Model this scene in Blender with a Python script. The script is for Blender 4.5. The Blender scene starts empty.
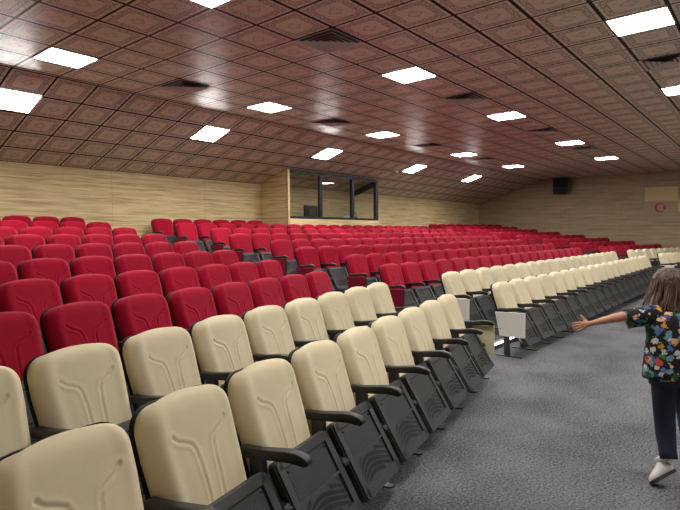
import bpy, bmesh, math, random
from mathutils import Vector, Matrix
random.seed(7)
S = bpy.context.scene
COL = S.collection
PI = math.pi

# ------------------------------------------------------------------ helpers
def lin(r, g, b):
    f = lambda c: ((c/255+.055)/1.055)**2.4 if c/255 > .04045 else c/255/12.92
    return (f(r), f(g), f(b), 1)

def new_mat(name):
    m = bpy.data.materials.new(name); m.use_nodes = True
    nt = m.node_tree
    return m, nt, nt.nodes['Principled BSDF']

def N(nt, kind, **kw):
    n = nt.nodes.new(kind)
    for k, v in kw.items():
        if k == 'ins':
            for a, b in v.items():
                n.inputs[a].default_value = b
        else:
            setattr(n, k, v)
    return n

def math_n(nt, op, a, b=None, c=None):
    n = nt.nodes.new('ShaderNodeMath'); n.operation = op
    for i, v in enumerate((a, b, c)):
        if v is None: continue
        if isinstance(v, (int, float)): n.inputs[i].default_value = v
        else: nt.links.new(v, n.inputs[i])
    return n.outputs[0]

def mixc(nt, f, a, b):
    n = nt.nodes.new('ShaderNodeMix'); n.data_type = 'RGBA'
    for i, v in ((0, f), (6, a), (7, b)):
        if isinstance(v, (int, float, tuple)): n.inputs[i].default_value = v
        else: nt.links.new(v, n.inputs[i])
    return n.outputs[2]

def obj(name, data, parent=None, mat=None):
    if isinstance(data, bmesh.types.BMesh):
        me = bpy.data.meshes.new(name); data.to_mesh(me); data.free()
    else:
        me = data
    if mat is not None and me is not None and not me.materials:
        for q in (mat if isinstance(mat, (list, tuple)) else [mat]): me.materials.append(q)
    o = bpy.data.objects.new(name, me); COL.objects.link(o)
    if parent is not None: o.parent = parent
    return o

def tag(o, label, cat, group=None):
    o['label'] = label; o['category'] = cat
    if group: o['group'] = group
    return o

def thing(name, label, cat, loc=(0, 0, 0), rotz=0, group=None):
    o = obj(name, None); o.location = loc; o.rotation_euler = (0, 0, rotz)
    return tag(o, label, cat, group)

def struct(o):
    o['kind'] = 'structure'; return o

def box(bm, x0, x1, y0, y1, z0, z1, mi=0, M=None, smooth=False):
    vs = [bm.verts.new(Vector(p) if M is None else M @ Vector(p)) for p in
          ((x0,y0,z0),(x1,y0,z0),(x1,y1,z0),(x0,y1,z0),(x0,y0,z1),(x1,y0,z1),(x1,y1,z1),(x0,y1,z1))]
    fs = []
    for q in ((0,3,2,1),(4,5,6,7),(0,1,5,4),(1,2,6,5),(2,3,7,6),(3,0,4,7)):
        f = bm.faces.new([vs[i] for i in q]); f.material_index = mi; f.smooth = smooth; fs.append(f)
    return fs

def prism(bm, pts, d, M=None, mi=0):
    """closed polygon pts (3-D) extruded by vector d"""
    d = Vector(d)
    a = [Vector(p) for p in pts]; b = [p+d for p in a]
    if M is not None: a = [M@p for p in a]; b = [M@p for p in b]
    va = [bm.verts.new(p) for p in a]; vb = [bm.verts.new(p) for p in b]
    n = len(va)
    fs = [bm.faces.new(va[::-1]), bm.faces.new(vb)]
    for i in range(n):
        fs.append(bm.faces.new((va[i], va[(i+1) % n], vb[(i+1) % n], vb[i])))
    for f in fs: f.material_index = mi
    return fs

def bevel(bm, w, seg=2, ang=30):
    bmesh.ops.recalc_face_normals(bm, faces=bm.faces[:])
    es = [e for e in bm.edges if len(e.link_faces) == 2 and e.calc_face_angle(0) > math.radians(ang)]
    bmesh.ops.bevel(bm, geom=es, offset=w, segments=seg, affect='EDGES', profile=.6, clamp_overlap=True)
    return bm

def smooth(bm):
    for f in bm.faces: f.smooth = True
    return bm

def tube(bm, pts, rad, seg=8, mi=0, cap=True):
    pts = [Vector(p) for p in pts]
    if isinstance(rad, (int, float)): rad = [rad]*len(pts)
    rings = []
    up = Vector((0, 0, 1))
    for i, p in enumerate(pts):
        t = (pts[min(i+1, len(pts)-1)] - pts[max(i-1, 0)]).normalized()
        a = t.cross(up)
        if a.length < 1e-3: a = t.cross(Vector((0, 1, 0)))
        a.normalize(); b = t.cross(a)
        rings.append([bm.verts.new(p + rad[i]*(a*math.cos(2*PI*k/seg)+b*math.sin(2*PI*k/seg))) for k in range(seg)])
    for i in range(len(rings)-1):
        for k in range(seg):
            f = bm.faces.new((rings[i][k], rings[i][(k+1) % seg], rings[i+1][(k+1) % seg], rings[i+1][k]))
            f.smooth = True; f.material_index = mi
    if cap:
        for r in (rings[0], rings[-1][::-1]):
            f = bm.faces.new(r); f.material_index = mi

def loft(bm, rings, seg=20, mi=0, cap=True, power=2.0):
    """rings: (centre, axis_a, axis_b) ellipses"""
    R = []
    for c, a, b in rings:
        c, a, b = Vector(c), Vector(a), Vector(b)
        row = []
        for k in range(seg):
            t = 2*PI*k/seg; ct, st = math.cos(t), math.sin(t)
            ct = math.copysign(abs(ct)**(2/power), ct); st = math.copysign(abs(st)**(2/power), st)
            row.append(bm.verts.new(c + a*ct + b*st))
        R.append(row)
    for i in range(len(R)-1):
        for k in range(seg):
            f = bm.faces.new((R[i][k], R[i][(k+1) % seg], R[i+1][(k+1) % seg], R[i+1][k]))
            f.smooth = True; f.material_index = mi
    if cap:
        for r in (R[0][::-1], R[-1]):
            f = bm.faces.new(r); f.smooth = True; f.material_index = mi

def rrect(w, h, r, seg=5):
    """rounded rectangle outline centred at 0"""
    out = []
    for cx, cy, a0 in ((w/2-r, h/2-r, 0), (-w/2+r, h/2-r, 90), (-w/2+r, -h/2+r, 180), (w/2-r, -h/2+r, 270)):
        for k in range(seg+1):
            a = math.radians(a0+90*k/seg)
            out.append((cx+r*math.cos(a), cy+r*math.sin(a)))
    return out

# ------------------------------------------------------------------ materials
def fabric(name, col, col2, sheen, tint, scale=260, rough=.85):
    m, nt, b = new_mat(name)
    tc = N(nt, 'ShaderNodeTexCoord')
    n1 = N(nt, 'ShaderNodeTexNoise', ins={'Scale': scale, 'Detail': 3})
    n2 = N(nt, 'ShaderNodeTexNoise', ins={'Scale': 9, 'Detail': 3})
    nt.links.new(tc.outputs['Object'], n1.inputs['Vector']); nt.links.new(tc.outputs['Object'], n2.inputs['Vector'])
    f = math_n(nt, 'MULTIPLY_ADD', n2.outputs[0], .6, .1)
    nt.links.new(mixc(nt, f, col, col2), b.inputs['Base Color'])
    bp = N(nt, 'ShaderNodeBump', ins={'Strength': .25, 'Distance': .002})
    nt.links.new(n1.outputs[0], bp.inputs['Height']); nt.links.new(bp.outputs[0], b.inputs['Normal'])
    b.inputs['Roughness'].default_value = rough
    b.inputs['Specular IOR Level'].default_value = .2
    b.inputs['Sheen Weight'].default_value = sheen
    b.inputs['Sheen Roughness'].default_value = .45
    b.inputs['Sheen Tint'].default_value = tint
    return m

def plain(name, col, rough=.5, metal=0, spec=.5, noise=0, scale=40):
    m, nt, b = new_mat(name)
    b.inputs['Roughness'].default_value = rough; b.inputs['Metallic'].default_value = metal
    b.inputs['Specular IOR Level'].default_value = spec
    tc = N(nt, 'ShaderNodeTexCoord'); n1 = N(nt, 'ShaderNodeTexNoise', ins={'Scale': scale, 'Detail': 3})
    nt.links.new(tc.outputs['Object'], n1.inputs['Vector'])
    k = max(noise, .04)
    nt.links.new(mixc(nt, n1.outputs[0], tuple(c*(1-k) for c in col[:3])+(1,), tuple(min(1, c*(1+k)) for c in col[:3])+(1,)), b.inputs['Base Color'])
    return m

CREAM = fabric('cream_fabric', lin(232, 219, 184), lin(221, 206, 170), .15, (1, .95, .85, 1))
RED = fabric('red_velvet', lin(166, 3, 42), lin(144, 2, 34), .38, (1, .25, .32, 1))
REDPANEL = fabric('red_panel_cloth', lin(128, 6, 40), lin(112, 5, 34), .3, (1, .3, .4, 1))
WHITEPANEL = plain('off_white_laminate', lin(226, 222, 212), .45, noise=.03)
CREAMPANEL = plain('cream_laminate', lin(218, 206, 168), .5, noise=.03)
BLACK = plain('black_plastic', (.012, .012, .013, 1), .42, noise=.1)
GREYPL = plain('charcoal_plastic', (.052, .053, .050, 1), .45, noise=.08)
SLOT = plain('slot_black', (.006, .006, .006, 1), .7)  # painted shade of the swept slots; also colours joints and screws
STEEL = plain('black_steel', (.014, .016, .022, 1), .35, spec=.6)
CHROME = plain('chrome', (.6, .6, .62, 1), .2, metal=1)
WHITE = plain('white_enamel', lin(205, 198, 190), .5)
DARKDUCT = plain('duct_grey', (.13, .125, .13, 1), .9)
ALU = plain('dark_window_frame', (.022, .027, .034, 1), .4, metal=.3)

def carpet():
    m, nt, b = new_mat('grey_carpet')
    tc = N(nt, 'ShaderNodeTexCoord')
    n1 = N(nt, 'ShaderNodeTexNoise', ins={'Scale': 62, 'Detail': 5, 'Roughness': .85})
    n2 = N(nt, 'ShaderNodeTexNoise', ins={'Scale': 1.6, 'Detail': 3})
    n3 = N(nt, 'ShaderNodeTexNoise', ins={'Scale': 320, 'Detail': 2})
    for n in (n1, n2, n3): nt.links.new(tc.outputs['Object'], n.inputs['Vector'])
    r = N(nt, 'ShaderNodeValToRGB')
    r.color_ramp.elements[0].position = .37; r.color_ramp.elements[0].color = lin(54, 54, 57)
    r.color_ramp.elements[1].position = .68; r.color_ramp.elements[1].color = lin(152, 152, 155)
    f = math_n(nt, 'MULTIPLY_ADD', n2.outputs[0], .22, math_n(nt, 'MULTIPLY_ADD', n1.outputs[0], 1.15, -.19))
    nt.links.new(f, r.inputs[0]); nt.links.new(r.outputs[0], b.inputs['Base Color'])
    bp = N(nt, 'ShaderNodeBump', ins={'Strength': .6, 'Distance': .006})
    nt.links.new(math_n(nt, 'ADD', n3.outputs[0], n1.outputs[0]), bp.inputs['Height']); nt.links.new(bp.outputs[0], b.inputs['Normal'])
    b.inputs['Roughness'].default_value = .95; b.inputs['Specular IOR Level'].default_value = .1
    return m
CARPET = carpet()

def wood(name, c1, c2, c3):
    m, nt, b = new_mat(name)
    tc = N(nt, 'ShaderNodeTexCoord'); sp = N(nt, 'ShaderNodeSeparateXYZ')
    nt.links.new(tc.outputs['Object'], sp.inputs[0])
    along = math_n(nt, 'ADD', sp.outputs[0], sp.outputs[1]); z = sp.outputs[2]
    def vec(sx, sz):
        c = N(nt, 'ShaderNodeCombineXYZ')
        nt.links.new(math_n(nt, 'MULTIPLY', along, sx), c.inputs[0]); nt.links.new(math_n(nt, 'MULTIPLY', z, sz), c.inputs[2])
        return c.outputs[0]
    n1 = N(nt, 'ShaderNodeTexNoise', ins={'Scale': 1, 'Detail': 5, 'Roughness': .65, 'Distortion': .3})
    nt.links.new(vec(.75, 17), n1.inputs['Vector'])
    n2 = N(nt, 'ShaderNodeTexNoise', ins={'Scale': 1, 'Detail': 2})
    nt.links.new(vec(2.2, 75), n2.inputs['Vector'])
    g = math_n(nt, 'MULTIPLY_ADD', n2.outputs[0], .3, math_n(nt, 'MULTIPLY', n1.outputs[0], .7))
    r = N(nt, 'ShaderNodeValToRGB'); e = r.color_ramp.elements
    e[0].position = .36; e[0].color = c1; e[1].position = .62; e[1].color = c3
    k = e.new(.48); k.color = c2
    nt.links.new(g, r.inputs[0])
    # panel joints: upright every 2.4 m, level every 0.9 m
    fu = math_n(nt, 'FRACT', math_n(nt, 'DIVIDE', along, 2.4)); fv = math_n(nt, 'FRACT', math_n(nt, 'DIVIDE', z, .9))
    ju = math_n(nt, 'LESS_THAN', fu, .003); jv = math_n(nt, 'LESS_THAN', fv, .012)
    j = math_n(nt, 'MULTIPLY', math_n(nt, 'MAXIMUM', ju, jv), .45)
    nt.links.new(mixc(nt, j, r.outputs[0], tuple(x*.35 for x in c1[:3])+(1,)), b.inputs['Base Color'])
    b.inputs['Roughness'].default_value = .5; b.inputs['Specular IOR Level'].default_value = .3
    return m
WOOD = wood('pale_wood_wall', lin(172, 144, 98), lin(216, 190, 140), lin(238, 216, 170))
WOOD_SHADED = wood('shaded_wood_wall', lin(140, 122, 96), lin(168, 148, 118), lin(184, 166, 134))  # wall wood toned darker, the right wall's dimmer light put into the colour

def ceiling_mat():
    m, nt, b = new_mat('patterned_ceiling_tile')
    uv = N(nt, 'ShaderNodeUVMap'); uv.uv_map = 'tiles'
    sp = N(nt, 'ShaderNodeSeparateXYZ'); nt.links.new(uv.outputs[0], sp.inputs[0])
    px = math_n(nt, 'SUBTRACT', math_n(nt, 'FRACT', sp.outputs[0]), .5)
    py = math_n(nt, 'SUBTRACT', math_n(nt, 'FRACT', sp.outputs[1]), .5)
    ax, ay = math_n(nt, 'ABSOLUTE', px), math_n(nt, 'ABSOLUTE', py)
    mx = math_n(nt, 'MAXIMUM', ax, ay)
    def band(v, c, w):      # 1 inside |v-c|<w
        return math_n(nt, 'LESS_THAN', math_n(nt, 'ABSOLUTE', math_n(nt, 'SUBTRACT', v, c)), w)
    cp = N(nt, 'ShaderNodeCombineXYZ'); nt.links.new(ax, cp.inputs[0]); nt.links.new(ay, cp.inputs[1])
    no = N(nt, 'ShaderNodeTexNoise', ins={'Scale': 22, 'Detail': 2, 'Distortion': 1.2}); nt.links.new(cp.outputs[0], no.inputs['Vector'])
    vo = N(nt, 'ShaderNodeTexVoronoi', ins={'Scale': 17}); vo.feature = 'DISTANCE_TO_EDGE'; nt.links.new(cp.outputs[0], vo.inputs['Vector'])
    fil = math_n(nt, 'LESS_THAN', vo.outputs['Distance'], .14)
    fil2 = math_n(nt, 'GREATER_THAN', no.outputs[0], .53)
    wob = math_n(nt, 'MULTIPLY', math_n(nt, 'SINE', math_n(nt, 'MULTIPLY', math_n(nt, 'MINIMUM', ax, ay), 62)), .012)
    ring = band(math_n(nt, 'ADD', mx, wob), .395, .012)
    ring2 = band(math_n(nt, 'ADD', mx, wob), .30, .008)
    zone = math_n(nt, 'MULTIPLY', band(mx, .35, .055), fil)
    dia = math_n(nt, 'ADD', ax, math_n(nt, 'MULTIPLY', ay, 1.0))
    cen = math_n(nt, 'MAXIMUM', band(dia, .14, .012), math_n(nt, 'MULTIPLY', math_n(nt, 'LESS_THAN', dia, .11), fil2))
    corner = math_n(nt, 'MULTIPLY', band(dia, .53, .035), fil2)
    pat = zone
    for q in (ring, ring2, cen, corner): pat = math_n(nt, 'MAXIMUM', pat, q)
    base = N(nt, 'ShaderNodeTexNoise', ins={'Scale': .35, 'Detail': 2}); nt.links.new(uv.outputs[0], base.inputs['Vector'])
    c0 = mixc(nt, base.outputs[0], lin(232, 218, 202), lin(238, 222, 204))
    c1 = mixc(nt, math_n(nt, 'MULTIPLY', pat, .62), c0, lin(124, 98, 88))
    gap = math_n(nt, 'MAXIMUM', math_n(nt, 'GREATER_THAN', ay, .466), math_n(nt, 'GREATER_THAN', ax, .476))
    nt.links.new(mixc(nt, gap, c1, lin(30, 20, 20)), b.inputs['Base Color'])
    bp = N(nt, 'ShaderNodeBump', ins={'Strength': .5, 'Distance': .006})
    nt.links.new(math_n(nt, 'SUBTRACT', math_n(nt, 'MULTIPLY', pat, .55), gap), bp.inputs['Height']); nt.links.new(bp.outputs[0], b.inputs['Normal'])
    b.inputs['Roughness'].default_value = .35
    nt.links.new(math_n(nt, 'MULTIPLY_ADD', gap, -.45, .5), b.inputs['Specular IOR Level'])
    return m
CEIL = ceiling_mat()

def emit(name, col, strength):
    m, nt, b = new_mat(name)
    b.inputs['Base Color'].default_value = (.8, .8, .8, 1)
    b.inputs['Emission Color'].default_value = col; b.inputs['Emission Strength'].default_value = strength
    return m
LAMP = emit('lamp_diffuser', (1, .975, .95, 1), 26)
LED = emit('step_led', (.85, .92, 1, 1), 2.2)

def glass_mat():
    m = bpy.data.materials.new('booth_glass'); m.use_nodes = True
    nt = m.node_tree; nt.nodes.clear()
    out = N(nt, 'ShaderNodeOutputMaterial'); mix = N(nt, 'ShaderNodeMixShader')
    tr = N(nt, 'ShaderNodeBsdfTransparent'); tr.inputs[0].default_value = (.93, .94, .94, 1)
    gl = N(nt, 'ShaderNodeBsdfGlossy'); gl.inputs['Roughness'].default_value = .01
    fr = N(nt, 'ShaderNodeLayerWeight'); fr.inputs[0].default_value = .5
    nt.links.new(math_n(nt, 'MULTIPLY_ADD', math_n(nt, 'POWER', fr.outputs['Facing'], 3.0), .6, .05), mix.inputs[0])
    nt.links.new(tr.outputs[0], mix.inputs[1]); nt.links.new(gl.outputs[0], mix.inputs[2]); nt.links.new(mix.outputs[0], out.inputs[0])
    return m
GLASS = glass_mat()

# ------------------------------------------------------------------ camera
H = 1.6
YAW, PIT, ROL, FPX = 0.8793889, -0.0403624, -0.0071146, 528.859
F = Vector((math.sin(YAW)*math.cos(PIT), math.cos(YAW)*math.cos(PIT), math.sin(PIT)))
R0 = F.cross(Vector((0, 0, 1))).normalized(); U0 = R0.cross(F)
Rv = math.cos(ROL)*R0 + math.sin(ROL)*U0; Uv = -math.sin(ROL)*R0 + math.cos(ROL)*U0
CAMP = Vector((0, 0, H))
cam = bpy.data.cameras.new('camera'); co = bpy.data.objects.new('camera', cam); COL.objects.link(co)
M = Matrix((Rv, Uv, -F)).transposed().to_4x4(); M.translation = CAMP
co.matrix_world = M
cam.sensor_fit = 'HORIZONTAL'; cam.sensor_width = 36; cam.lens = FPX*36/680; cam.clip_start = .02; cam.clip_end = 200
S.camera = co
def project(P):
    d = Vector(P)-CAMP; z = d.dot(F)
    if z < .05: return None
    return 340+FPX*d.dot(Rv)/z, 255-FPX*d.dot(Uv)/z
def at(px, py, depth):
    return CAMP + depth*(F + Rv*((px-340)/FPX) - Uv*((py-255)/FPX))

# ------------------------------------------------------------------ room shell
XL, XR = -2.0, 23.9
YB, YF = 11.1, -8.0
XC = 12.0
ZC = H + 2.326                       # flat ceiling
TX, TY = 4.026, 4.517                # tile grid origin
YBR = 8.19                           # where the ceiling starts to slope
ZBW = H + 1.39                       # height of the back wall
SL = math.atan2(ZC-ZBW, YB-YBR)
def slope_z(y): return ZC - (y-YBR)*math.tan(SL)

bm = bmesh.new()
uvl = bm.loops.layers.uv.new('tiles')
def cface(pts, uvs):
    f = bm.faces.new([bm.verts.new(p) for p in pts])
    for l, q in zip(f.loops, uvs): l[uvl].uv = q
gu = lambda x: (x-TX)/.6
gv = lambda y: (y-TY)/.6
cface([(XL, YF, ZC), (XL, YBR, ZC), (XR, YBR, ZC), (XR, YF, ZC)],
      [(gu(XL), gv(YF)), (gu(XL), gv(YBR)), (gu(XR), gv(YBR)), (gu(XR), gv(YF))])
sl_len = math.hypot(YB-YBR, ZC-ZBW)
cface([(XL, YBR, ZC), (XL, YB+.05, slope_z(YB+.05)), (XR, YB+.05, slope_z(YB+.05)), (XR, YBR, ZC)],
      [(gu(XL), 0), (gu(XL), sl_len/.6), (gu(XR), sl_len/.6), (gu(XR), 0)])
# closed slab above, so the ceiling has thickness
box(bm, XL-.2, XR+.2, YF-.2, YB+.25, ZC+.06, ZC+.2)
struct(obj('ceiling', bm, None, CEIL))

def wall(name, x0, x1, y0, y1, mat, z1=ZC+.06):
    b = bmesh.new(); box(b, x0, x1, y0, y1, 0-.05, z1); return struct(obj(name, b, None, mat))
wall('wall_back', XL-.2, XR+.2, YB, YB+.2, WOOD)
wall('wall_right', XR, XR+.2, YF, YB, WOOD_SHADED)
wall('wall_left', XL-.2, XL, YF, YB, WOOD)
wall('wall_front', XL-.2, XR+.2, YF-.2, YF, WOOD_SHADED)

# block geometry (left block turned by +11.9 deg, right block mirrored)
ANG = math.radians(11.914)
LD = Vector((math.cos(ANG), math.sin(ANG))); LN = Vector((math.sin(ANG), -math.cos(ANG)))
LC = -1.1853
ZF = [0, .09, .195, .315, .44, .565, .69, .81, .93, 1.04]              # tread heights
NL = [.45, 1.31, 2.18, 3.06, 3.97, 4.90, 5.85, 6.80, 7.70, 8.5]          # left block row offsets
YC = [2.88, 3.75, 4.65, 5.55, 6.48, 7.38, 8.28, 9.12, 9.90, 10.76]     # middle block rows
SEND = [5.555, 5.67, 5.76, 5.955, 6.135, 6.31, 6.55, 6.75, 6.91, 6.93]   # last seat of each left row
CX0 = [6.89, 7.12, 6.83, 7.12, 6.88, 7.13, 6.87, 7.06, 6.72, 6.68]     # first seat of each middle row
CN = [19, 19, 19, 19, 19, 19, 19, 19, 19, 6]
PITCH = .556

# stepped floor: one strip per row
def line_pts(n, y):
    xk = (LC - n - LN[1]*y)/LN[0]                     # where the left line meets the middle line
    yl = (LC - n - LN[0]*XL)/LN[1]
    xr = 2*XC-xk
    yr = (LC - n - LN[0]*(2*XC-XR))/LN[1]
    return [(XL, yl), (xk, y), (xr, y), (XR, yr)]
bm = bmesh.new()
lines = [line_pts(NL[k]-.80, YC[k]-.80) for k in range(1, 10)]
polys = [[(XL, YF), (XL, YF), (XR, YF), (XR, YF)]] + lines + [[(XL, YB), (4, YB), (20, YB), (XR, YB)]]
for k in range(10):
    a, b = polys[k], polys[k+1]
    z = ZF[k]
    if k == 0:
        va = [bm.verts.new((x, y, 0)) for x, y in (a[0], a[3])]; vb = [bm.verts.new((x, y, 0)) for x, y in b]
        bm.faces.new([va[0], va[1]] + vb[::-1])
    else:
        for i in range(3):
            bm.faces.new([bm.verts.new((x, y, z)) for x, y in (a[i], a[i+1], b[i+1], b[i])])
            bm.faces.new([bm.verts.new((x, y, q)) for (x, y), q in ((a[i], ZF[k-1]), (a[i+1], ZF[k-1]), (a[i+1], z), (a[i], z))])
bmesh.ops.remove_doubles(bm, verts=bm.verts[:], dist=1e-4)
bmesh.ops.recalc_face_normals(bm, faces=bm.faces[:])
struct(obj('floor', bm, None, CARPET))

# white lit edge of the first step in the left aisle
def nosing(k, x0, x1):
    y = YC[k]-.80
    t = thing('step_light', 'white lit nosing strip on the first aisle step beside the front cream row', 'step light', ((x0+x1)/2, y, ZF[k]))
    b = bmesh.new(); box(b, (x0-x1)/2, (x1-x0)/2, -.012, .04, 0, .008); obj('metal_strip', bevel(b, .002), t, WHITE)
    b = bmesh.new(); box(b, (x0-x1)/2+.01, (x1-x0)/2-.01, -.012, -.001, -.03, -.002); obj('light_strip', bevel(b, .002), t, LED)
nosing(1, 5.95, 7.55)

# ------------------------------------------------------------------ seat
RECL = math.atan2(.165, .545)
HB = .572
def plane_back(x, h, t):
    """point on the reclined back: h up the plane, t in front of it (towards -y)"""
    y = .112 + h*math.sin(RECL) - t*math.cos(RECL)
    z = .385 + h*math.cos(RECL) + t*math.sin(RECL)
    return Vector((x, y, z))
def half_w(v, w0=.256, r=.118):
    d = (1-v)*HB
    w = w0 - .016*min(1, max(0, .65-v)/.35)
    if d < r: w = w - r + r*(max(0, 1-(1-d/r)**2.3))**(1/2.3)
    if v < .06: w -= .02*(1-v/.06)**2
    return max(w, .05)
SEAM = [(.152, .408), (.130, .384), (.092, .368), (.064, .352), (.051, .322), (.046, .27), (.041, .18), (.036, 0)]
def seg_dist(x, h):
    best = 9
    for (x0, h0), (x1, h1) in zip(SEAM, SEAM[1:]):
        dx, dh = x1-x0, h1-h0
        t = max(0, min(1, ((x-x0)*dx+(h-h0)*dh)/(dx*dx+dh*dh)))
        best = min(best, math.hypot(x-x0-t*dx, h-h0-t*dh))
    return best
def backrest_mesh():
    bm = bmesh.new()
    NU, NV = 84, 84
    rows = []
    for j in range(NV+1):
        s = j/NV
        v = s if s < .7 else 1-(1-s)**1.35*(.3/.3**1.35)
        v = min(1, max(0, v))
        hw = half_w(v); row = []
        for i in range(NU+1):
            q = -1+2*i/NU
            u = math.copysign(1-(1-abs(q))**1.25, q)
            x = u*hw
            h = v*(HB - .016*u*u)
            e = max(0, 1-abs(u)**5)**.45
            ev = max(0, 1-max(0, (v-.78)/.22)**3.2)**.5
            eb = max(0, 1-max(0, (.12-v)/.12)**3)**.5
            t = .078*e*ev*eb + .012*e*ev*math.exp(-((abs(u)-.78)/.14)**2) + .010*e*math.exp(-((v-.3)/.25)**2)
            d = seg_dist(abs(x), h)
            t -= .0065*math.exp(-(d/.0046)**2)*e*ev
            t += .0028*math.exp(-((d-.013)/.008)**2)*e*ev
            dd = math.hypot(abs(x)-.152, h-.408)
            t -= .006*math.exp(-(dd/.007)**2)
            row.append(bm.verts.new(plane_back(x, h, t-.004)))
        # close behind
        row.append(bm.verts.new(plane_back(hw*.985, v*(HB-.012), -.024)))
        row.append(bm.verts.new(plane_back(-hw*.985, v*(HB-.012), -.024)))
        rows.append(row)
    n = len(rows[0])
    for a, b in zip(rows, rows[1:]):
        for i in range(n):
            f = bm.faces.new((a[i], a[(i+1) % n], b[(i+1) % n], b[i])); f.smooth = i < NU
    bm.faces.new(rows[0][::-1]); bm.faces.new(rows[-1])
    return bm
def shell_mesh():
    bm = bmesh.new()
    rows = []
    for j in range(25):
        v = 1-(1-j/24)**1.6
        hw = half_w(v)+.003
        h = v*(HB+.001) - .01
        rows.append([plane_back(-hw, h, -.010), plane_back(-hw, h, -.034), plane_back(-hw*.86, h, -.048), plane_back(hw*.86, h, -.048),
                     plane_back(hw, h, -.034), plane_back(hw, h, -.010)])
    R = [[bm.verts.new(p) for p in r] for r in rows]
    for a, b in zip(R, R[1:]):
        for i in range(6):
            f = bm.faces.new((a[i], a[(i+1) % 6], b[(i+1) % 6], b[i])); f.smooth = False
    bm.faces.new(R[0][::-1]); bm.faces.new(R[-1])
    bmesh.ops.recalc_face_normals(bm, faces=bm.faces[:])
    return bm
# folded pan: frame with origin at its lower edge
PA = Vector((0, -.222, .155)); PBv = Vector((0, .228, .392)); PLEN = PBv.length
pu = PBv.normalized(); pn = Vector((0, -pu.z, pu.y))            # pn = outward (front, a little up)
PM = Matrix((Vector((1, 0, 0)), pu, pn)).transposed().to_4x4(); PM.translation = PA
def pan_underside():
    bm = bmesh.new()
    W, L = .488, PLEN
    out = rrect(W, L, .035)
    prism(bm, [(x, y+L/2, -.050) for x, y in out], (0, 0, .042), PM)
    bevel(bm, .006, 2, 50)
    # raised frame around a sunken field
    def bar(x0, x1, y0, y1, z0=-.010, z1=.004, mi=0):
        box(bm, x0, x1, y0, y1, z0, z1, mi, PM)
    e = .006
    bar(-W/2+e, -W/2+.052, .03, L-.03); bar(W/2-.052, W/2-e, .03, L-.03)
    bar(-W/2+.03, W/2-.03, e, .062); bar(-W/2+.03, W/2-.03, L-.05, L-e)
    for sx in (-1, 1):                                   # rounded frame corners
        for cy in (.03, L-.03):
            pts = [(sx*(W/2-.029)+.023*math.cos(2*PI*k/12), cy+.0235*math.sin(2*PI*k/12), -.010) for k in range(12)]
            prism(bm, pts, (0, 0, .014), PM)
    # dark joint inside the frame
    bar(-W/2+.052, -W/2+.060, .062, L-.05, -.010, -.0065, 1); bar(W/2-.060, W/2-.052, .062, L-.05, -.010, -.0065, 1)
    bar(-W/2+.052, W/2-.052, L-.058, L-.05, -.010, -.0065, 1)
    # fine ribs on the upper field
    y = L-.066
    while y > .245:
        bar(-W/2+.066, W/2-.066, y-.0036, y, -.010, -.0035); y -= .0088
    bar(-W/2+.052, W/2-.052, .222, .236, -.010, .003)    # cross bar
    # swept slots on the lower field: black strips paint the shade inside them
    for k in range(6):
        pts = []
        for i in range(17):
            t = i/16
            x = -.170+.340*t
            yy = .034 + .031*k + .062*math.sin(PI*t**.72) + .012*t
            if .070 < yy < .214: pts.append((x, yy, t))
        for (xa, ya, ta), (xb, yb, tb) in zip(pts, pts[1:]):
            if xb-xa > .03: continue
            wa, wb = .0030+.0058*math.sin(PI*ta), .0030+.0058*math.sin(PI*tb)
            vs = [bm.verts.new(PM @ Vector(p)) for p in ((xa, ya-wa, -.0062), (xb, yb-wb, -.0062), (xb, yb+wb, -.0062), (xa, ya+wa, -.0062))]
            f = bm.faces.new(vs); f.material_index = 1
            vs = [bm.verts.new(PM @ Vector(p)) for p in ((xa, ya-wa, -.0062), (xa, ya-wa-.010, -.0078), (xb, yb-wb-.010, -.0078), (xb, yb-wb, -.0036))]
            bm.faces.new(vs)
    for sx in (-1, 1):                                   # screws in the upper corners
        tube(bm, [PM @ Vector((sx*.17, L-.075, -.010)), PM @ Vector((sx*.17, L-.075, -.001))], .006, 8, 1)
    return bm
def pan_cushion():
    bm = bmesh.new()
    W, L = .470, PLEN-.07
    out = rrect(W, L, .045)
    rings = []
    for s, t in ((1, -.046), (1.0, -.062), (.97, -.076), (.90, -.086), (.6, -.090)):
        rings.append([bm.verts.new(PM @ Vector((x*s, y*s+L/2+.062, t))) for x, y in out])
    n = len(out)
    for a, b in zip(rings, rings[1:]):
        for i in range(n):
            f = bm.faces.new((a[i], b[i], b[(i+1) % n], a[(i+1) % n])); f.smooth = True
    bm.faces.new(rings[0]); bm.faces.new(rings[-1][::-1])
    bmesh.ops.recalc_face_normals(bm, faces=bm.faces[:])
    return bm
def arm_mesh(sx):
    bm = bmesh.new()
    prof = [(.16, .614), (.05, .620), (-.04, .632), (-.10, .640), (-.15, .638), (-.192, .628), (-.212, .610), (-.210, .594), (-.195, .586),
            (-.12, .592), (-.02, .582), (.16, .569)]
    prism(bm, [(sx-.026, y, z) for y, z in prof], (.052, 0, 0))
    bevel(bm, .007, 2, 60)
    return smooth(bm)
def stand_mesh(sx):
    bm = bmesh.new()
    w = .02
    prism(bm, [(sx-w, .005, .012), (sx-w, .075, .012), (sx-w, .105, .585), (sx-w, .03, .585)], (2*w, 0, 0))
    out = rrect(.075, .36, .037, 6)
    prism(bm, [(sx+x, y+.02, 0) for x, y in out], (0, 0, .012))
    bevel(bm, .003, 1, 60)
    return bm
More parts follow.
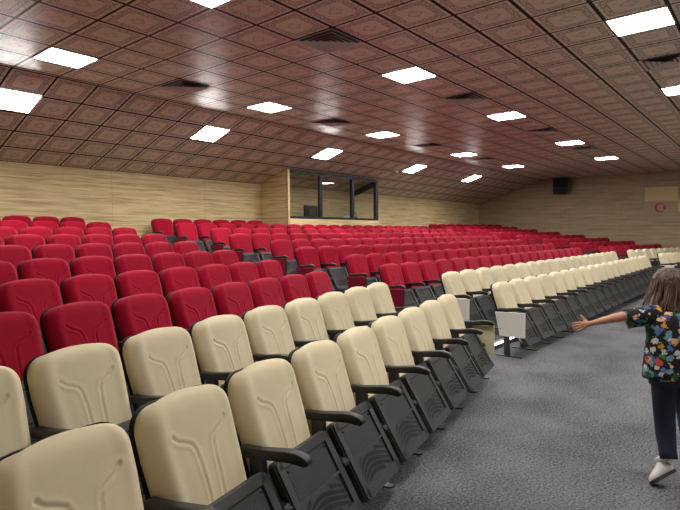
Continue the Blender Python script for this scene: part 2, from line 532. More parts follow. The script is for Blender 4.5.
def hinge_mesh(sx):
    bm = bmesh.new()
    prism(bm, [(sx-.024, -.115, .355), (sx-.024, -.09, .385), (sx-.024, .06, .39), (sx-.024, .06, .34), (sx-.024, -.08, .335)], (.048, 0, 0))
    bevel(bm, .005, 1, 40)
    tube(bm, [(sx-.03, -.095, .362), (sx+.03, -.095, .362)], .017, 12)
    return bm
def panel_mesh(sx, side):
    bm = bmesh.new()
    x0 = sx + side*.028
    prism(bm, [(x0, -.205, .582), (x0, .19, .570), (x0, .125, .262), (x0, -.205, .262)], (side*.02, 0, 0))
    bevel(bm, .004, 2, 60)
    return bm
def bolts_mesh(sx, side):
    bm = bmesh.new()
    for y, z in ((.145, .50), (.115, .36)):
        tube(bm, [(sx+side*.047, y, z), (sx+side*.0515, y, z)], .009, 10)
    return bm
def trim_mesh(sx, side):
    bm = bmesh.new()
    x = sx+side*.038
    prism(bm, [(x-.013, -.205, .262), (x-.013, -.205, .582), (x-.013, -.212, .582), (x-.013, -.212, .255), (x-.013, .127, .255), (x-.013, .125, .262)], (.026, 0, 0))
    return bm

def me(name, bm, mats):
    m = bpy.data.meshes.new(name); bm.to_mesh(m); bm.free()
    for q in (mats if isinstance(mats, (list, tuple)) else [mats]): m.materials.append(q)
    return m
HX = PITCH/2
back_bm = backrest_mesh()
ME = {}
for k, mt in (('cream', CREAM), ('red', RED)):
    ME['backrest', k] = me('backrest', back_bm.copy(), mt)
    ME['cushion', k] = me('seat_cushion', pan_cushion(), mt)
back_bm.free()
ME['shell'] = me('back_shell', shell_mesh(), plain('matt_black_shell', (.007, .007, .008, 1), .65, spec=.3))
ME['under'] = me('seat_underside', pan_underside(), [GREYPL, SLOT])
for s in (-1, 1):
    ME['arm', s] = me('armrest', arm_mesh(s*HX), BLACK)
    ME['stand', s] = me('stand', stand_mesh(s*HX), STEEL)
    ME['hinge', s] = me('hinge', hinge_mesh(s*HX), BLACK)
    for k, mt in (('white', WHITEPANEL), ('cream', CREAMPANEL), ('red', REDPANEL)):
        ME['panel', k, s] = me('end_panel', panel_mesh(s*HX, s), mt)
    ME['bolts', s] = me('panel_bolts', bolts_mesh(s*HX, s), CHROME)
    ME['trim', s] = me('panel_edging', trim_mesh(s*HX, s), BLACK)

def make_seat(kind, first, last, panel):
    t = obj('folding_seat', None)
    b = obj('backrest', ME['backrest', kind], t); obj('back_shell', ME['shell'], b)
    c = obj('seat_cushion', ME['cushion', kind], t); obj('seat_underside', ME['under'], c)
    sides = [-1] + ([1] if last else [])
    for s in sides:
        obj('armrest', ME['arm', s], t)
        st = obj('stand', ME['stand', s], t); obj('hinge', ME['hinge', s], st)
    for s, on in ((-1, first), (1, last)):
        if on:
            p = obj('end_panel', ME['panel', panel, s], t)
            if panel == 'red': obj('panel_edging', ME['trim', s], p)
            obj('panel_bolts', ME['bolts', s], p)
    return t
def dup(root):
    r = root.copy(); COL.objects.link(r)
    for ch in list(root.children):
        c = ch.copy(); COL.objects.link(c); c.parent = r
        for g in list(ch.children):
            d = g.copy(); COL.objects.link(d); d.parent = c
    return r
protos = {}
ORD = ['', 'first', 'second', 'third', 'fourth', 'fifth', 'sixth', 'seventh', 'eighth', 'ninth', 'tenth', 'eleventh', 'twelfth',
       'thirteenth', 'fourteenth', 'fifteenth', 'sixteenth', 'seventeenth', 'eighteenth', 'nineteenth']
ROWN = ['front cream row', 'second cream row', 'first red row', 'second red row', 'third red row', 'fourth red row', 'fifth red row',
        'sixth red row', 'seventh red row', 'rearmost red row']
jit = random.Random(3)
def seat(row, x, y, rz, first, last, panel, label):
    kind = 'cream' if row < 2 else 'red'
    if kind == 'red': panel = 'red'
    key = (kind, first, last, panel)
    if key in protos: t = dup(protos[key])
    else: t = protos[key] = make_seat(*key)
    t.location = (x, y, ZF[row]); t.rotation_euler = (0, 0, rz)
    tag(t, label, 'seat', kind + ' folding auditorium seats')
    return t

def first_word(i): return 'aisle-end' if i == 1 else ORD[i]
for k in range(10):
    colr = 'cream' if k < 2 else 'red'
    # middle block: from the left aisle to the right one
    n = CN[k]
    for i in range(n):
        x = CX0[k]+PITCH*i
        if i < 10 or k == 9: where = f'{ORD[i+1]} from the left aisle'
        else: where = f'{ORD[n-i]} from the right aisle'
        seat(k, x, YC[k]-.25, 0, i == 0, i == n-1 and k < 9, 'white', f'{colr} folding seat, {where}, {ROWN[k]}, middle block')
    # left block: ends at the left aisle, runs out of frame to the left
    i = 0
    while True:
        s = SEND[k]-PITCH*i
        p = LD*s + LN*(LC-NL[k]+.25)
        if p.x < XL+.45: break
        tops = [project((q.x, q.y, ZF[k]+z)) for q in (LD*(s+.25)+LN*(LC-NL[k]), LD*(s+.25)+LN*(LC-NL[k]+.4)) for z in (.2, .95)]
        if not any(q and q[0] > -70 for q in tops): break
        seat(k, p.x, p.y, ANG, False, i == 0, 'cream', f'{colr} folding seat, {ORD[i+1]} from the aisle, {ROWN[k]}, left block')
        i += 1
    # right block: mirrored, starts at the right aisle, ends at the right wall
    i = 0
    pts = []
    while True:
        s = SEND[k]-PITCH*i
        p = LD*s + LN*(LC-NL[k]+.25)
        x = 2*XC-p.x
        if x + .30 > XR-.05: break
        q = project((x-.3, p.y+.2, ZF[k]+.9))
        if q is None or q[0] > 692: break
        pts.append((x, p.y)); i += 1
    for i, (x, y) in enumerate(pts):
        last = i == len(pts)-1 and x > XR-1.0
        seat(k, x, y, -ANG, i == 0, last, 'white', f'{colr} folding seat, {ORD[i+1]} from the aisle, {ROWN[k]}, right block')

# ------------------------------------------------------------------ ceiling lights and vents
def light(x, y, z, rx, label):
    t = thing('ceiling_light', label, 'ceiling light', (x, y, z), 0, 'square ceiling lights'); t.rotation_euler = (rx, 0, 0)
    bm = bmesh.new()
    for a in ((-.298, .298, -.298, -.283), (-.298, .298, .283, .298), (-.298, -.283, -.283, .283), (.283, .298, -.283, .283)):
        box(bm, *a, -.016, -.001)
    obj('frame', bm, t, WHITE) if 'frame' not in LM else obj('frame', LM['frame'], t)
    LM.setdefault('frame', t.children[0].data)
    if 'diff' not in LM:
        bm = bmesh.new(); box(bm, -.283, .283, -.283, .283, -.013, -.006); LM['diff'] = me('diffuser', bm, LAMP)
    obj('diffuser', LM['diff'], t)
LM = {}
UORD = ['nearest', 'second', 'third', 'fourth', 'fifth', 'farthest']
US = (-2, 4, 10, 17, 23.3)
for vi, v in enumerate((-11, -6, -1, 4)):
    for ui, u in enumerate(US):
        x, y = TX+.6*(u+.5), TY+.6*(v+.5)
        rown = {-11: 'overhead behind the camera', -6: 'in the rightmost line', -1: 'in the middle line', 4: 'in the line beside the ceiling slope'}[v]
        if v == -6 and u < 0: pass
        light(x, y, ZC, 0, f'square flat ceiling light, {UORD[ui]} from the near end {rown}')
for ui, u in enumerate((-2, 4, 10.1, 17.2, 24)):
    x = TX+.6*(u+.5); d = .6*1.42
    y = YBR + d*math.cos(SL); z = ZC - d*math.sin(SL)
    light(x, y, z, -SL, f'square light set in the sloping ceiling, {UORD[ui]} from the near end')

def vent_meshes():
    fr = bmesh.new()
    for s0, s1, z0, z1 in ((.297, .262, -.002, -.012), (.232, .190, -.003, -.019), (.168, .130, -.003, -.019), (.108, .072, -.003, -.019), (.052, .016, -.003, -.019)):
        for r in range(4):
            Mr = Matrix.Rotation(PI/2*r, 4, 'Z')
            a = [(-s0, -s0, z1), (s0, -s0, z1), (s1, -s1, z0), (-s1, -s1, z0)]
            vs = [fr.verts.new(Mr @ Vector(p)) for p in a]; fr.faces.new(vs)
            vs = [fr.verts.new(Mr @ (Vector(p)+Vector((0, 0, .003)))) for p in a]; fr.faces.new(vs[::-1])
    bk = bmesh.new(); box(bk, -.27, .27, -.27, .27, -.0015, -.0005)
    return me('louvers', fr, WHITE), me('duct_opening', bk, DARKDUCT)
VL, VB = vent_meshes()
for v in (-6, -1, 4):
    for ui, u in enumerate((1, 7, 13.5, 19.2)):
        rown = {-6: 'in the rightmost line', -1: 'in the middle line', 4: 'beside the ceiling slope'}[v]
        x, y = TX+.6*(u+.5), TY+.6*(v+.5)
        q = project((x, y, ZC))
        if q is None or not (-20 < q[0] < 700 and -20 < q[1] < 500): continue
        t = thing('ceiling_vent', f'square louvred air vent, {["nearest","second","third","fourth"][ui]} between the lights {rown}', 'air vent', (x, y, ZC), 0, 'square ceiling vents')
        obj('louvers', VL, t); obj('duct_opening', VB, t)

# smoke detector on the slope by the booth
yy = 9.35
t = thing('smoke_detector', 'small round white smoke detector on the sloping ceiling right of the booth window', 'smoke detector', (14.1, yy, slope_z(yy)))
t.rotation_euler = (-SL, 0, 0)
bm = bmesh.new()
loft(bm, [((0, 0, 0), (.075, 0, 0), (0, .075, 0)), ((0, 0, -.02), (.075, 0, 0), (0, .075, 0)), ((0, 0, -.05), (.05, 0, 0), (0, .05, 0)), ((0, 0, -.06), (.03, 0, 0), (0, .03, 0))])
obj('detector_body', bm, t, WHITE)
bm = bmesh.new(); tube(bm, [(0, 0, -.058), (0, 0, -.065)], .012); obj('sensor_cap', bm, t, BLACK)

# ------------------------------------------------------------------ control booth on the back wall
BX0, BX1, BY = 9.98, 14.12, 10.05
ZS = H + .42                                   # sill height
zt = slope_z(BY)
bm = bmesh.new()
prism(bm, [(BX0, BY, 0), (BX0, YB, 0), (BX0, YB, slope_z(YB)+.02), (BX0, BY, zt+.02)], (.05, 0, 0))
struct(obj('wall_booth_left', bm, None, WOOD))
bm = bmesh.new(); box(bm, BX0+.05, BX1, BY, BY+.10, 0, ZS-.005); struct(obj('wall_booth_front', bm, None, WOOD))
bm = bmesh.new(); box(bm, BX1-.10, BX1, BY+.10, YB, 0, ZS-.005); struct(obj('wall_booth_right', bm, None, WOOD))
bm = bmesh.new(); box(bm, BX0-.012, BX0+.06, BY-.022, BY+.03, 0, zt+.02); struct(obj('trim_1', bm, None, plain('pale_corner_trim', lin(190, 170, 130), .5)))
bm = bmesh.new(); box(bm, BX0+.1, BX1-.1, BY+.1, YB, ZS-.35, ZS-.30); struct(obj('floor_booth', bm, None, plain('booth_floor', lin(90, 75, 60), .6)))
mull = [BX0+.05, 11.33, 12.80, BX1]
for i in range(3):
    a, b = mull[i], mull[i+1]
    f = struct(obj(f'window_{i+1}', None)); f.location = ((a+b)/2, BY+.05, ZS)
    bm = bmesh.new(); hw = (b-a)/2; zz = zt-ZS
    wr = .13 if i == 2 else .045
    box(bm, -hw, hw, -.05, .05, 0, .06)
    box(bm, -hw, hw, -.05, .0, zz-.075, zz-.01)
    box(bm, -hw, -hw+(.018 if i == 0 else .045), -.05, .05, .06, zz-.06); box(bm, hw-wr, hw, -.05, .05, .06, zz-.06)
    obj('window_frame', bm, f, ALU)
    bm = bmesh.new(); box(bm, -hw+.015, hw-wr+.005, -.004, .004, .055, zz-.07)
    obj('pane', bm, f, GLASS)
# glazed right side
f = struct(obj('window_4', None)); f.location = (BX1-.05, BY+.10, ZS)
bm = bmesh.new(); L = YB-BY-.10
zz0, zz1 = slope_z(BY+.1)-ZS, slope_z(YB)-ZS
box(bm, -.05, .05, 0, L, 0, .06); box(bm, -.05, .05, L-.06, L, .06, zz1-.02)
prism(bm, [(-.05, 0, zz0-.20), (-.05, L, zz1-.16), (-.05, L, zz1-.01), (-.05, 0, zz0-.01)], (.10, 0, 0))
obj('window_frame', bm, f, ALU)
bm = bmesh.new(); prism(bm, [(-.004, 0, .05), (-.004, L-.05, .05), (-.004, L-.05, zz1-.15), (-.004, 0, zz0-.19)], (.008, 0, 0)); obj('pane', bm, f, GLASS)

# desk and what stands on it
DZ = ZS-.06
t = thing('control_desk', 'low desk behind the control booth window holding the monitor', 'desk', (12.0, BY+.40, ZS-.30))
hD = DZ-(ZS-.30)
bm = bmesh.new(); box(bm, -1.7, 1.7, -.25, .25, hD-.03, hD); obj('desk_top', bevel(bm, .004), t, plain('desk_laminate', lin(120, 96, 66), .45))
for sx in (-1.6, 1.6):
    bm = bmesh.new(); box(bm, sx-.02, sx+.02, -.22, .22, 0, hD-.03); obj('leg', bm, t, BLACK)
t = thing('monitor', 'black computer monitor seen from behind in the left booth window', 'monitor', (11.33, BY+.42, DZ), .12)
bm = bmesh.new(); box(bm, -.31, .31, -.03, .03, .08, .46); obj('screen_case', bevel(bm, .012), t, BLACK)
bm = bmesh.new(); box(bm, -.16, .16, -.055, -.028, .16, .36); obj('back_cover', bevel(bm, .01), t, GREYPL)
bm = bmesh.new(); box(bm, -.04, .04, -.02, .02, .01, .2); box(bm, -.13, .13, -.1, .1, 0, .012); obj('stand', bevel(bm, .004), t, BLACK)
t = thing('paper_carton', 'small white carton on the booth desk behind the middle window', 'box', (12.80, BY+.20, DZ))
bm = bmesh.new(); box(bm, -.12, .12, -.08, .08, 0, .25); obj('carton_body', bevel(bm, .004), t, plain('paper_white', lin(250, 250, 248), .6))
bm = bmesh.new(); box(bm, -.122, .122, -.082, .082, .19, .252); obj('carton_lid', bevel(bm, .004), t, WHITE)
t = thing('headphones', 'black headphones standing on the booth desk behind the right window', 'headphones', (13.22, BY+.30, DZ))
bm = bmesh.new(); tube(bm, [(.11*math.cos(a), 0, .17+.16*math.sin(a)) for a in [PI*k/14-.35 for k in range(14)]+[PI+.35]], .014); obj('headband', bm, t, BLACK)
for sx in (-1, 1):
    bm = bmesh.new(); loft(bm, [((sx*.07, 0, .09), (0, .06, 0), (0, 0, .085)), ((sx*.10, 0, .09), (0, .062, 0), (0, 0, .088)), ((sx*.125, 0, .09), (0, .045, 0), (0, 0, .06))])
    obj('ear_cup', bm, t, BLACK)
t = thing('sound_mixer', 'low sound mixer on the booth desk beside the monitor', 'sound mixer', (12.28, BY+.34, DZ))
bm = bmesh.new(); prism(bm, [(-.3, -.16, 0), (-.3, .16, 0), (-.3, .16, .10), (-.3, -.16, .05)], (.6, 0, 0)); obj('mixer_case', bevel(bm, .004), t, plain('mixer_grey', lin(70, 70, 74), .5))
for k in range(8):
    bm = bmesh.new(); x = -.24+.068*k; tube(bm, [(x, .02, .078), (x, .015, .105)], .014); obj('knob', bm, t, WHITE if k % 2 else CHROME)
t = thing('computer_mouse', 'pale computer mouse on the booth desk right of the monitor', 'mouse', (11.80, BY+.26, DZ), .3)
bm = bmesh.new(); loft(bm, [((0, -.06, .012), (.02, 0, 0), (0, 0, .012)), ((0, -.03, .018), (.032, 0, 0), (0, 0, .018)), ((0, .02, .02), (.034, 0, 0), (0, 0, .02)), ((0, .055, .012), (.02, 0, 0), (0, 0, .012))], 14)
obj('mouse_body', bm, t, WHITE)
bm = bmesh.new(); box(bm, -.004, .004, -.05, -.01, .028, .037); obj('wheel', bm, t, BLACK)

# ------------------------------------------------------------------ right wall: loudspeaker, plates, emblem
t = thing('wall_speaker', 'black loudspeaker hung high on the right wall near the far corner', 'speaker', (XR, 7.35, H+1.95))
t.rotation_euler = (0, 0, .35)
bm = bmesh.new()
prism(bm, [(-.62, -.30, .34), (-.62, .30, .34), (-.14, .24, .34), (-.14, -.24, .34)], (0, 0, -.42))
prism(bm, [(-.62, -.30, -.08), (-.62, .30, -.08), (-.14, .24, -.08), (-.14, -.24, -.08)], (.06, 0, -.22))
obj('cabinet', bevel(bm, .015), t, plain('speaker_black', (.008, .010, .016, 1), .5))
bm = bmesh.new(); box(bm, -.632, -.612, -.27, .27, -.05, .31); obj('grille', bevel(bm, .006), t, plain('grille_black', (.010, .012, .02, 1), .8, noise=.3, scale=200))
bm = bmesh.new(); box(bm, -.15, .05, -.04, .04, .02, .10); obj('bracket', bm, t, STEEL)

PALE = plain('pale_veneer_plate', lin(206, 184, 128), .5, noise=.04)
GREYP = plain('grey_veneer_plate', lin(166, 146, 118), .5, noise=.03)
y1, y0, z0, z1 = 4.08, 2.98, H+1.19, H+1.72
bm = bmesh.new(); box(bm, XR-.02, XR, y0, y1, z0, z1)
tag(obj('wall_plate', bevel(bm, .003), None, PALE), 'pale yellow rectangular plate on the right wall above the red crescent', 'wall plate')
bm = bmesh.new(); box(bm, XR-.012, XR, y0+.02, y1, H+.72, z0-.005)
t = tag(obj('wall_plate', bevel(bm, .003), None, GREYP), 'greyish plate on the right wall carrying the red crescent and star', 'wall plate')
bm = bmesh.new(); box(bm, XR-.02, XR, y0-.9, y0-.02, H+.75, z0+.02)
tag(obj('wall_plate', bevel(bm, .003), None, PALE), 'pale plate cut off by the right edge of the photo beside the crescent', 'wall plate')
ey, ez = 3.56, H+.93
EP = Vector((XR-.012, ey, ez))
REDPAINT = plain('red_paint', lin(190, 18, 26), .4)
bm = bmesh.new()
Ro, Ri, off = .185, .135, .034
pts = []
# crescent opening towards -y (the right side in the picture)
a0 = math.acos(max(-1, min(1, (Ro*Ro-Ri*Ri+off*off)/(2*Ro*off))))
a1 = math.atan2(Ro*math.sin(a0), Ro*math.cos(a0)-off)
for k in range(33):
    a = a0+(2*PI-2*a0)*k/32; pts.append((Ro*math.cos(a), Ro*math.sin(a)))
for k in range(33):
    a = 2*PI-a1-(2*PI-2*a1)*k/32; pts.append((off+Ri*math.cos(a), Ri*math.sin(a)))
outer, inner = pts[:33], pts[33:][::-1]
for i in range(32):
    q = [outer[i], outer[i+1], inner[i+1], inner[i]]
    if i == 0: q = [outer[0], outer[1], inner[1]]
    if i == 31: q = [outer[31], outer[32], inner[31]]
    prism(bm, [EP+Vector((0, -yy_, zz_)) for yy_, zz_ in q], (-.012, 0, 0))
bmesh.ops.recalc_face_normals(bm, faces=bm.faces[:])
obj('crescent', bm, t, REDPAINT)
bm = bmesh.new()
st = [(.150+(.11 if k % 2 == 0 else .044)*math.cos(PI+PI*k/5), (.11 if k % 2 == 0 else .044)*math.sin(PI+PI*k/5)) for k in range(10)]
prism(bm, [EP+Vector((0, -a, b)) for a, b in st], (-.012, 0, 0)); bmesh.ops.recalc_face_normals(bm, faces=bm.faces[:])
obj('star', bm, t, REDPAINT)

# ------------------------------------------------------------------ the running child
Rh = Vector((Rv.x, Rv.y, 0)).normalized(); Fh = Vector((F.x, F.y, 0)).normalized(); UP = Vector((0, 0, 1))
def skinned(name, verts, edges, mat, root=0, sub=2):
    me_ = bpy.data.meshes.new(name); me_.from_pydata([tuple(v[0]) for v in verts], edges, [])
    o = bpy.data.objects.new(name, me_); COL.objects.link(o)
    md = o.modifiers.new('skin', 'SKIN'); md.use_smooth_shade = True; md.branch_smoothing = .6
    for i, v in enumerate(verts):
        r = v[1]; r = (r, r) if isinstance(r, (int, float)) else r
        me_.skin_vertices[0].data[i].radius = r
        me_.skin_vertices[0].data[i].use_root = (i == root)
    sb = o.modifiers.new('sub', 'SUBSURF'); sb.levels = sub; sb.render_levels = sub
    bpy.context.view_layer.update()
    ev = o.evaluated_get(bpy.context.evaluated_depsgraph_get())
    m2 = bpy.data.meshes.new_from_object(ev)
    bpy.data.objects.remove(o); m2.name = name
    m2.materials.clear(); m2.materials.append(mat)
    for p in m2.polygons: p.use_smooth = True
    return m2

SKIN = plain('skin', lin(205, 152, 122), .5, spec=.4, noise=.04)
NAVY = plain('navy_denim', lin(34, 42, 66), .8, noise=.25, scale=120)
HAIRM = plain('brown_hair', lin(80, 55, 40), .45, spec=.5, noise=.4, scale=60)
SHOEW = plain('white_canvas', lin(228, 226, 222), .6)
SOLE = plain('dark_rubber_sole', lin(52, 48, 46), .7)
def shirt_mat():
    m, nt, b = new_mat('printed_shirt')
    tc = N(nt, 'ShaderNodeTexCoord')
    wn = N(nt, 'ShaderNodeTexNoise', ins={'Scale': 38, 'Detail': 2}); nt.links.new(tc.outputs['Object'], wn.inputs['Vector'])
    vm = N(nt, 'ShaderNodeVectorMath', operation='MULTIPLY_ADD'); nt.links.new(wn.outputs['Color'], vm.inputs[0])
    vm.inputs[1].default_value = (.05, .05, .05); nt.links.new(tc.outputs['Object'], vm.inputs[2])
    vo = N(nt, 'ShaderNodeTexVoronoi', ins={'Scale': 25}); nt.links.new(vm.outputs[0], vo.inputs['Vector'])
    sp = N(nt, 'ShaderNodeSeparateColor'); nt.links.new(vo.outputs['Color'], sp.inputs[0])
    r = N(nt, 'ShaderNodeValToRGB'); r.color_ramp.interpolation = 'CONSTANT'
    cols = [(58, 150, 62), (222, 96, 74), (238, 168, 40), (96, 128, 196), (225, 225, 225), (120, 170, 185), (44, 120, 50), (235, 190, 150), (70, 90, 150)]
    e = r.color_ramp.elements
    e[0].color = lin(*cols[0]); e[1].position = 1/9; e[1].color = lin(*cols[1])
    for i, c_ in enumerate(cols[2:], 2):
        k = e.new(i/9); k.color = lin(*c_)
    nt.links.new(sp.outputs[0], r.inputs[0])
    inside = math_n(nt, 'LESS_THAN', vo.outputs['Distance'], math_n(nt, 'MULTIPLY_ADD', sp.outputs[1], .20, .38))
    line = math_n(nt, 'GREATER_THAN', wn.outputs[0], .63)
    nt.links.new(mixc(nt, math_n(nt, 'MULTIPLY', line, .6), mixc(nt, inside, lin(24, 24, 30), r.outputs[0]), lin(20, 20, 26)), b.inputs['Base Color'])
    b.inputs['Roughness'].default_value = .8
    return m
SHIRT = shirt_mat()

J = dict(pel=at(671, 366, 3.32), sp=at(671, 346, 3.31), ch=at(671, 324, 3.31), nk=at(670, 308, 3.33), hb=at(669, 298, 3.36), hd=at(669, 287, 3.38), ht=at(669, 277, 3.39),
         ls=at(654, 314, 3.30), le=at(622, 316.5, 3.36), lw=at(595, 322.3, 3.42), lp=at(585, 324.8, 3.44),
         rs=at(688, 314, 3.32), re=at(700, 336, 3.42), rw=at(696, 352, 3.58), rp=at(694, 357, 3.65),
         lh=at(663, 374, 3.32), lk=at(664, 418, 3.38), la=at(668, 459, 3.32),
         rh=at(680, 374, 3.33), rk=at(686, 410, 3.52), ra=at(690, 442, 3.46))
base = at(671, 400, 3.32); base.z = 0
child = thing('person', 'child from behind in colourful printed shirt and navy jeans, running, left arm outstretched', 'person', tuple(base))
V = []; E_ = []; IX = {}
def jv(name, pos, r, par=None):
    IX[name] = len(V); V.append((Vector(pos)-base, r))
    if par: E_.append((IX[par], IX[name]))
jv('pel', J['pel'], (.10, .075)); jv('sp', J['sp'], (.095, .07), 'pel'); jv('ch', J['ch'], (.10, .075), 'sp')
jv('nk', J['nk'], .042, 'ch'); jv('hb', J['hb'], (.06, .07), 'nk'); jv('hd', J['hd'], (.073, .088), 'hb'); jv('ht', J['ht'], (.055, .065), 'hd')
face = (Fh*.95 - Rh*.25).normalized()
jv('nose', J['hb'] + face*.105 + UP*.025, .011, 'hd')
side = face.cross(UP).normalized()
for s, n in ((1, 'er'), (-1, 'el')): jv(n, J['hd'] + side*s*.083 - UP*.01 - face*.01, .014, 'hd')
for sd in 'lr':
    jv(sd+'s', J[sd+'s'], .036, 'ch'); jv(sd+'e', J[sd+'e'], .034, sd+'s'); jv(sd+'w', J[sd+'w'], (.022, .019), sd+'e'); jv(sd+'p', J[sd+'p'], (.026, .013), sd+'w')
    jv(sd+'h', J[sd+'h'], .068, 'pel'); jv(sd+'k', J[sd+'k'], .046, sd+'h'); jv(sd+'a', J[sd+'a'], .030, sd+'k')
# fingers: left hand stretched out, thumb up
def hand(sd, d, palm_up, lens=(.052, .060, .056, .044), curl=.25):
    d = d.normalized(); across = (palm_up - d*palm_up.dot(d)).normalized()      # index-finger side
    nrm = d.cross(across).normalized()
    P = J[sd+'p']
    for k in range(4):
        off = across*(.022-.0145*k)
        k0 = P + d*.022 + off
        L = lens[k]
        jv(f'{sd}f{k}a', k0, .0085, sd+'p')
        jv(f'{sd}f{k}b', k0 + d*L*.5 + off*.12 + nrm*curl*.012, .0078, f'{sd}f{k}a')
        jv(f'{sd}f{k}c', k0 + d*L*.98 + off*.2 + nrm*curl*.04, .0062, f'{sd}f{k}b')
    t0 = P - d*.012 + across*.026
    jv(sd+'t0', t0, .010, sd+'p'); jv(sd+'t1', t0 + across*.026 + d*.012, .0085, sd+'t0'); jv(sd+'t2', t0 + across*.046 + d*.018, .0065, sd+'t1')
hand('l', J['lp']-J['lw'], UP*.9+Fh*.3)
hand('r', J['rp']-J['rw'], UP, curl=.9)
body = skinned('body', V, E_, SKIN)
obj('body', body, child)

def rel(v): return Vector(v)-base
for s in (1, -1):
    bm = bmesh.new(); c_ = rel(J['hd'] + face*.076 + side*s*.032 + UP*.0)
    loft(bm, [(c_-face*.012, side*.004, UP*.004), (c_-face*.004, side*.012, UP*.012), (c_+face*.006, side*.011, UP*.011), (c_+face*.013, side*.004, UP*.004)], 14)
    obj('eye', bm, child, WHITE)
bm = bmesh.new(); c_ = rel(J['hb'] + face*.073 - UP*.012)
loft(bm, [(c_-side*.024, face*.003, UP*.003), (c_, face*.008, UP*.008), (c_+side*.024, face*.003, UP*.003)], 12)
obj('mouth', bm, child, plain('lips', lin(176, 96, 88), .5))

# shirt
bm = bmesh.new()
def ring(px, py, d, hw, hd, tilt=0): return (rel(at(px, py, d)), Rh*hw + UP*tilt, Fh*hd)
loft(bm, [ring(671, 376, 3.32, .168, .118, .012), ring(671, 368, 3.32, .163, .115, .008), ring(671, 352, 3.31, .150, .108), ring(671, 336, 3.31, .143, .105), ring(671, 322, 3.31, .146, .102),
          ring(671, 315, 3.31, .140, .092), ring(671, 310, 3.32, .112, .075), ring(670.5, 306, 3.33, .066, .062), ring(670, 305, 3.33, .052, .052)], 36, power=2.4)
def sleeve(pts):
    rr = []
    for i, (p, r) in enumerate(pts):
        t = (pts[min(i+1, len(pts)-1)][0]-pts[max(i-1, 0)][0]).normalized()
        a = t.cross(Fh).normalized(); b = t.cross(a)
        rr.append((rel(p), a*r, b*r*.9))
    loft(bm, rr, 22, power=2.2)
sleeve([(at(664, 315, 3.31), .062), (at(652, 315, 3.31), .064), (at(641, 316.5, 3.33), .062), (at(632, 318, 3.345), .061), (at(626.5, 319, 3.352), .061)])
sleeve([(at(680, 315, 3.32), .060), (at(690, 317, 3.33), .060), (at(697, 328, 3.38), .056)])
for v in bm.verts:                                       # soft folds
    q = v.co; v.co += (Rh*math.sin(q.z*41+q.x*23)+Fh*math.sin(q.z*33+q.y*37))*.0035
obj('shirt', bm, child, SHIRT)

# jeans
bm = bmesh.new()
loft(bm, [ring(671, 366, 3.32, .135, .098), ring(671, 374, 3.32, .138, .10), ring(671, 384, 3.325, .128, .095)], 28)
def leg(pts):
    rr = []
    for i, (p, r) in enumerate(pts):
        t = (pts[min(i+1, len(pts)-1)][0]-pts[max(i-1, 0)][0]).normalized()
        a = t.cross(Fh).normalized(); b = t.cross(a)
        rr.append((rel(p), a*r, b*r))
    loft(bm, rr, 24)
leg([(at(663.5, 372, 3.32), .072), (at(664, 385, 3.33), .070), (at(664, 402, 3.36), .064), (at(664.5, 418, 3.385), .060), (at(666, 436, 3.365), .055), (at(668, 452, 3.335), .050), (at(669, 459, 3.322), .049)])
leg([(at(679, 372, 3.33), .072), (at(681, 386, 3.40), .069), (at(684, 400, 3.48), .063), (at(686.5, 412, 3.52), .060), (at(688, 425, 3.50), .055), (at(690, 438, 3.47), .050)])
for v in bm.verts:
    q = v.co; v.co += (Rh*math.sin(q.z*52+q.y*30)+Fh*math.sin(q.z*44+q.x*31))*.0028
obj('jeans', bm, child, NAVY)

# shoes
def shoe(heel, toe, upv, nm='shoe'):
    d = toe-heel; L = d.length; d.normalize()
    u = (upv - d*upv.dot(d)).normalized(); s_ = d.cross(u).normalized()
    o = lambda a, b, c=0: rel(heel + d*a*L + u*b + s_*c)
    bm = bmesh.new()
    loft(bm, [(o(-.02, .035), s_*.018, u*.022), (o(.04, .046), s_*.033, u*.042), (o(.18, .052), s_*.038, u*.050), (o(.34, .050), s_*.038, u*.046), (o(.5, .042), s_*.041, u*.037),
              (o(.68, .034), s_*.044, u*.030), (o(.85, .028), s_*.041, u*.024), (o(.96, .022), s_*.028, u*.016), (o(1.0, .018), s_*.012, u*.008)], 22)
    loft(bm, [(o(.10, .07), d*.045, s_*.034), (o(.11, .105), d*.042, s_*.034), (o(.11, .118), d*.038, s_*.030)], 18)
    sh = obj(nm, bm, child, SHOEW)
    bm = bmesh.new()
    prof = [(-.04, 0, .014), (0, 0, .028), (.1, 0, .036), (.3, 0, .034), (.5, 0, .038), (.7, 0, .045), (.88, 0, .040), (.98, 0, .026), (1.02, 0, .010)]
    a = [bm.verts.new(o(x, 0, w)) for x, _, w in prof] + [bm.verts.new(o(x, 0, -w)) for x, _, w in prof[::-1]]
    b = [bm.verts.new(o(x, .020, w)) for x, _, w in prof] + [bm.verts.new(o(x, .020, -w)) for x, _, w in prof[::-1]]
    n_ = len(a)
    bm.faces.new(a); bm.faces.new(b[::-1])
    for i in range(n_): bm.faces.new((a[i], b[i], b[(i+1) % n_], a[(i+1) % n_]))
    bmesh.ops.recalc_face_normals(bm, faces=bm.faces[:])
    obj('sole', bm, sh, SOLE)
toe = at(652, 485, 3.3)
k_ = (CAMP.z-.006)/(CAMP.z-toe.z); toe = CAMP + (toe-CAMP)*k_      # the toe touches the floor
dt = (toe-CAMP).dot(F)
shoe(at(676, 472, dt-.02), toe, (Fh*.55 + UP*.75 - Rh*.25))
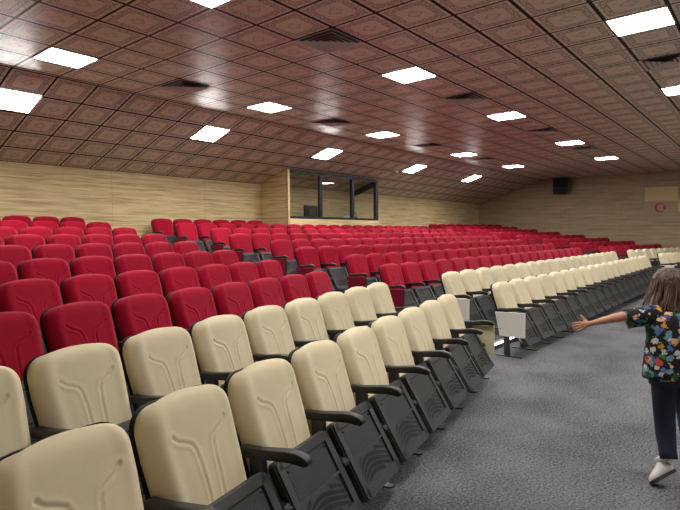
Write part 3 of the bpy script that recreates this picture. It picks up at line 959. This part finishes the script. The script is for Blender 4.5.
shoe(at(689, 449, 3.44), at(694, 452, 3.62), UP*.9 - Fh*.3)

# hair: a close cap and many loose locks to the shoulders
bm = bmesh.new()
hc = J['hd'] - face*.012 + UP*.006
ax, ay_, az = .092, .105, .108
rr = []
for i in range(11):
    th = PI*.02 + PI*.66*i/10
    rr.append((rel(hc + UP*az*math.cos(th) - face*.012*i/10), side*ax*math.sin(th), face*ay_*math.sin(th)*(.9 if i < 8 else .72)))
rr.append((rel(hc - UP*.095 - face*.035), side*.086, face*.055))
rr.append((rel(hc - UP*.165 - face*.045 - Rh*.01), side*.082, face*.035))
loft(bm, rr, 28)
rnd = random.Random(11)
for k in range(420):
    phi = rnd.uniform(-1, 1)*PI*.70                       # around the back, face left free
    st_ = rnd.uniform(.10, .62)
    back = -face*math.cos(phi) + side*math.sin(phi)
    pts = []; rad = []
    Lh = rnd.uniform(.12, .20)
    w0, w1 = rnd.uniform(0, 6), rnd.uniform(.006, .016)
    for j in range(9):
        t = j/8
        th = st_ + t*1.15
        if th < PI*.5:
            p = hc + UP*az*math.cos(th)*1.02 + back*.103*math.sin(th)
            last_ = p; th0 = t
        else:
            q = (t-th0)/max(1e-3, 1-th0)
            p = last_ - UP*Lh*q + back*(.012*math.sin(q*2.6)) + side*w1*math.sin(w0+q*5) + back*.03*q - Rh*.028*q*q
        p = p + back*w1*math.sin(w0*2+t*7)*.6
        pts.append(rel(p)); rad.append((.0095 if j < 6 else .008)*(1-.75*max(0, t-.75)/.25))
    tube(bm, pts, rad, 6)
obj('hair', bm, child, HAIRM)


# ------------------------------------------------------------------ world and view
w = bpy.data.worlds.new('world'); S.world = w; w.use_nodes = True
w.node_tree.nodes['Background'].inputs[0].default_value = (.02, .02, .022, 1)
S.view_settings.view_transform = 'Standard'; S.view_settings.look = 'None'
S.view_settings.gamma = 1; S.view_settings.use_curve_mapping = False
S.view_settings.exposure = 1.15
S.cycles.max_bounces = 7; S.cycles.diffuse_bounces = 4; S.cycles.glossy_bounces = 3
S.cycles.sample_clamp_indirect = 6
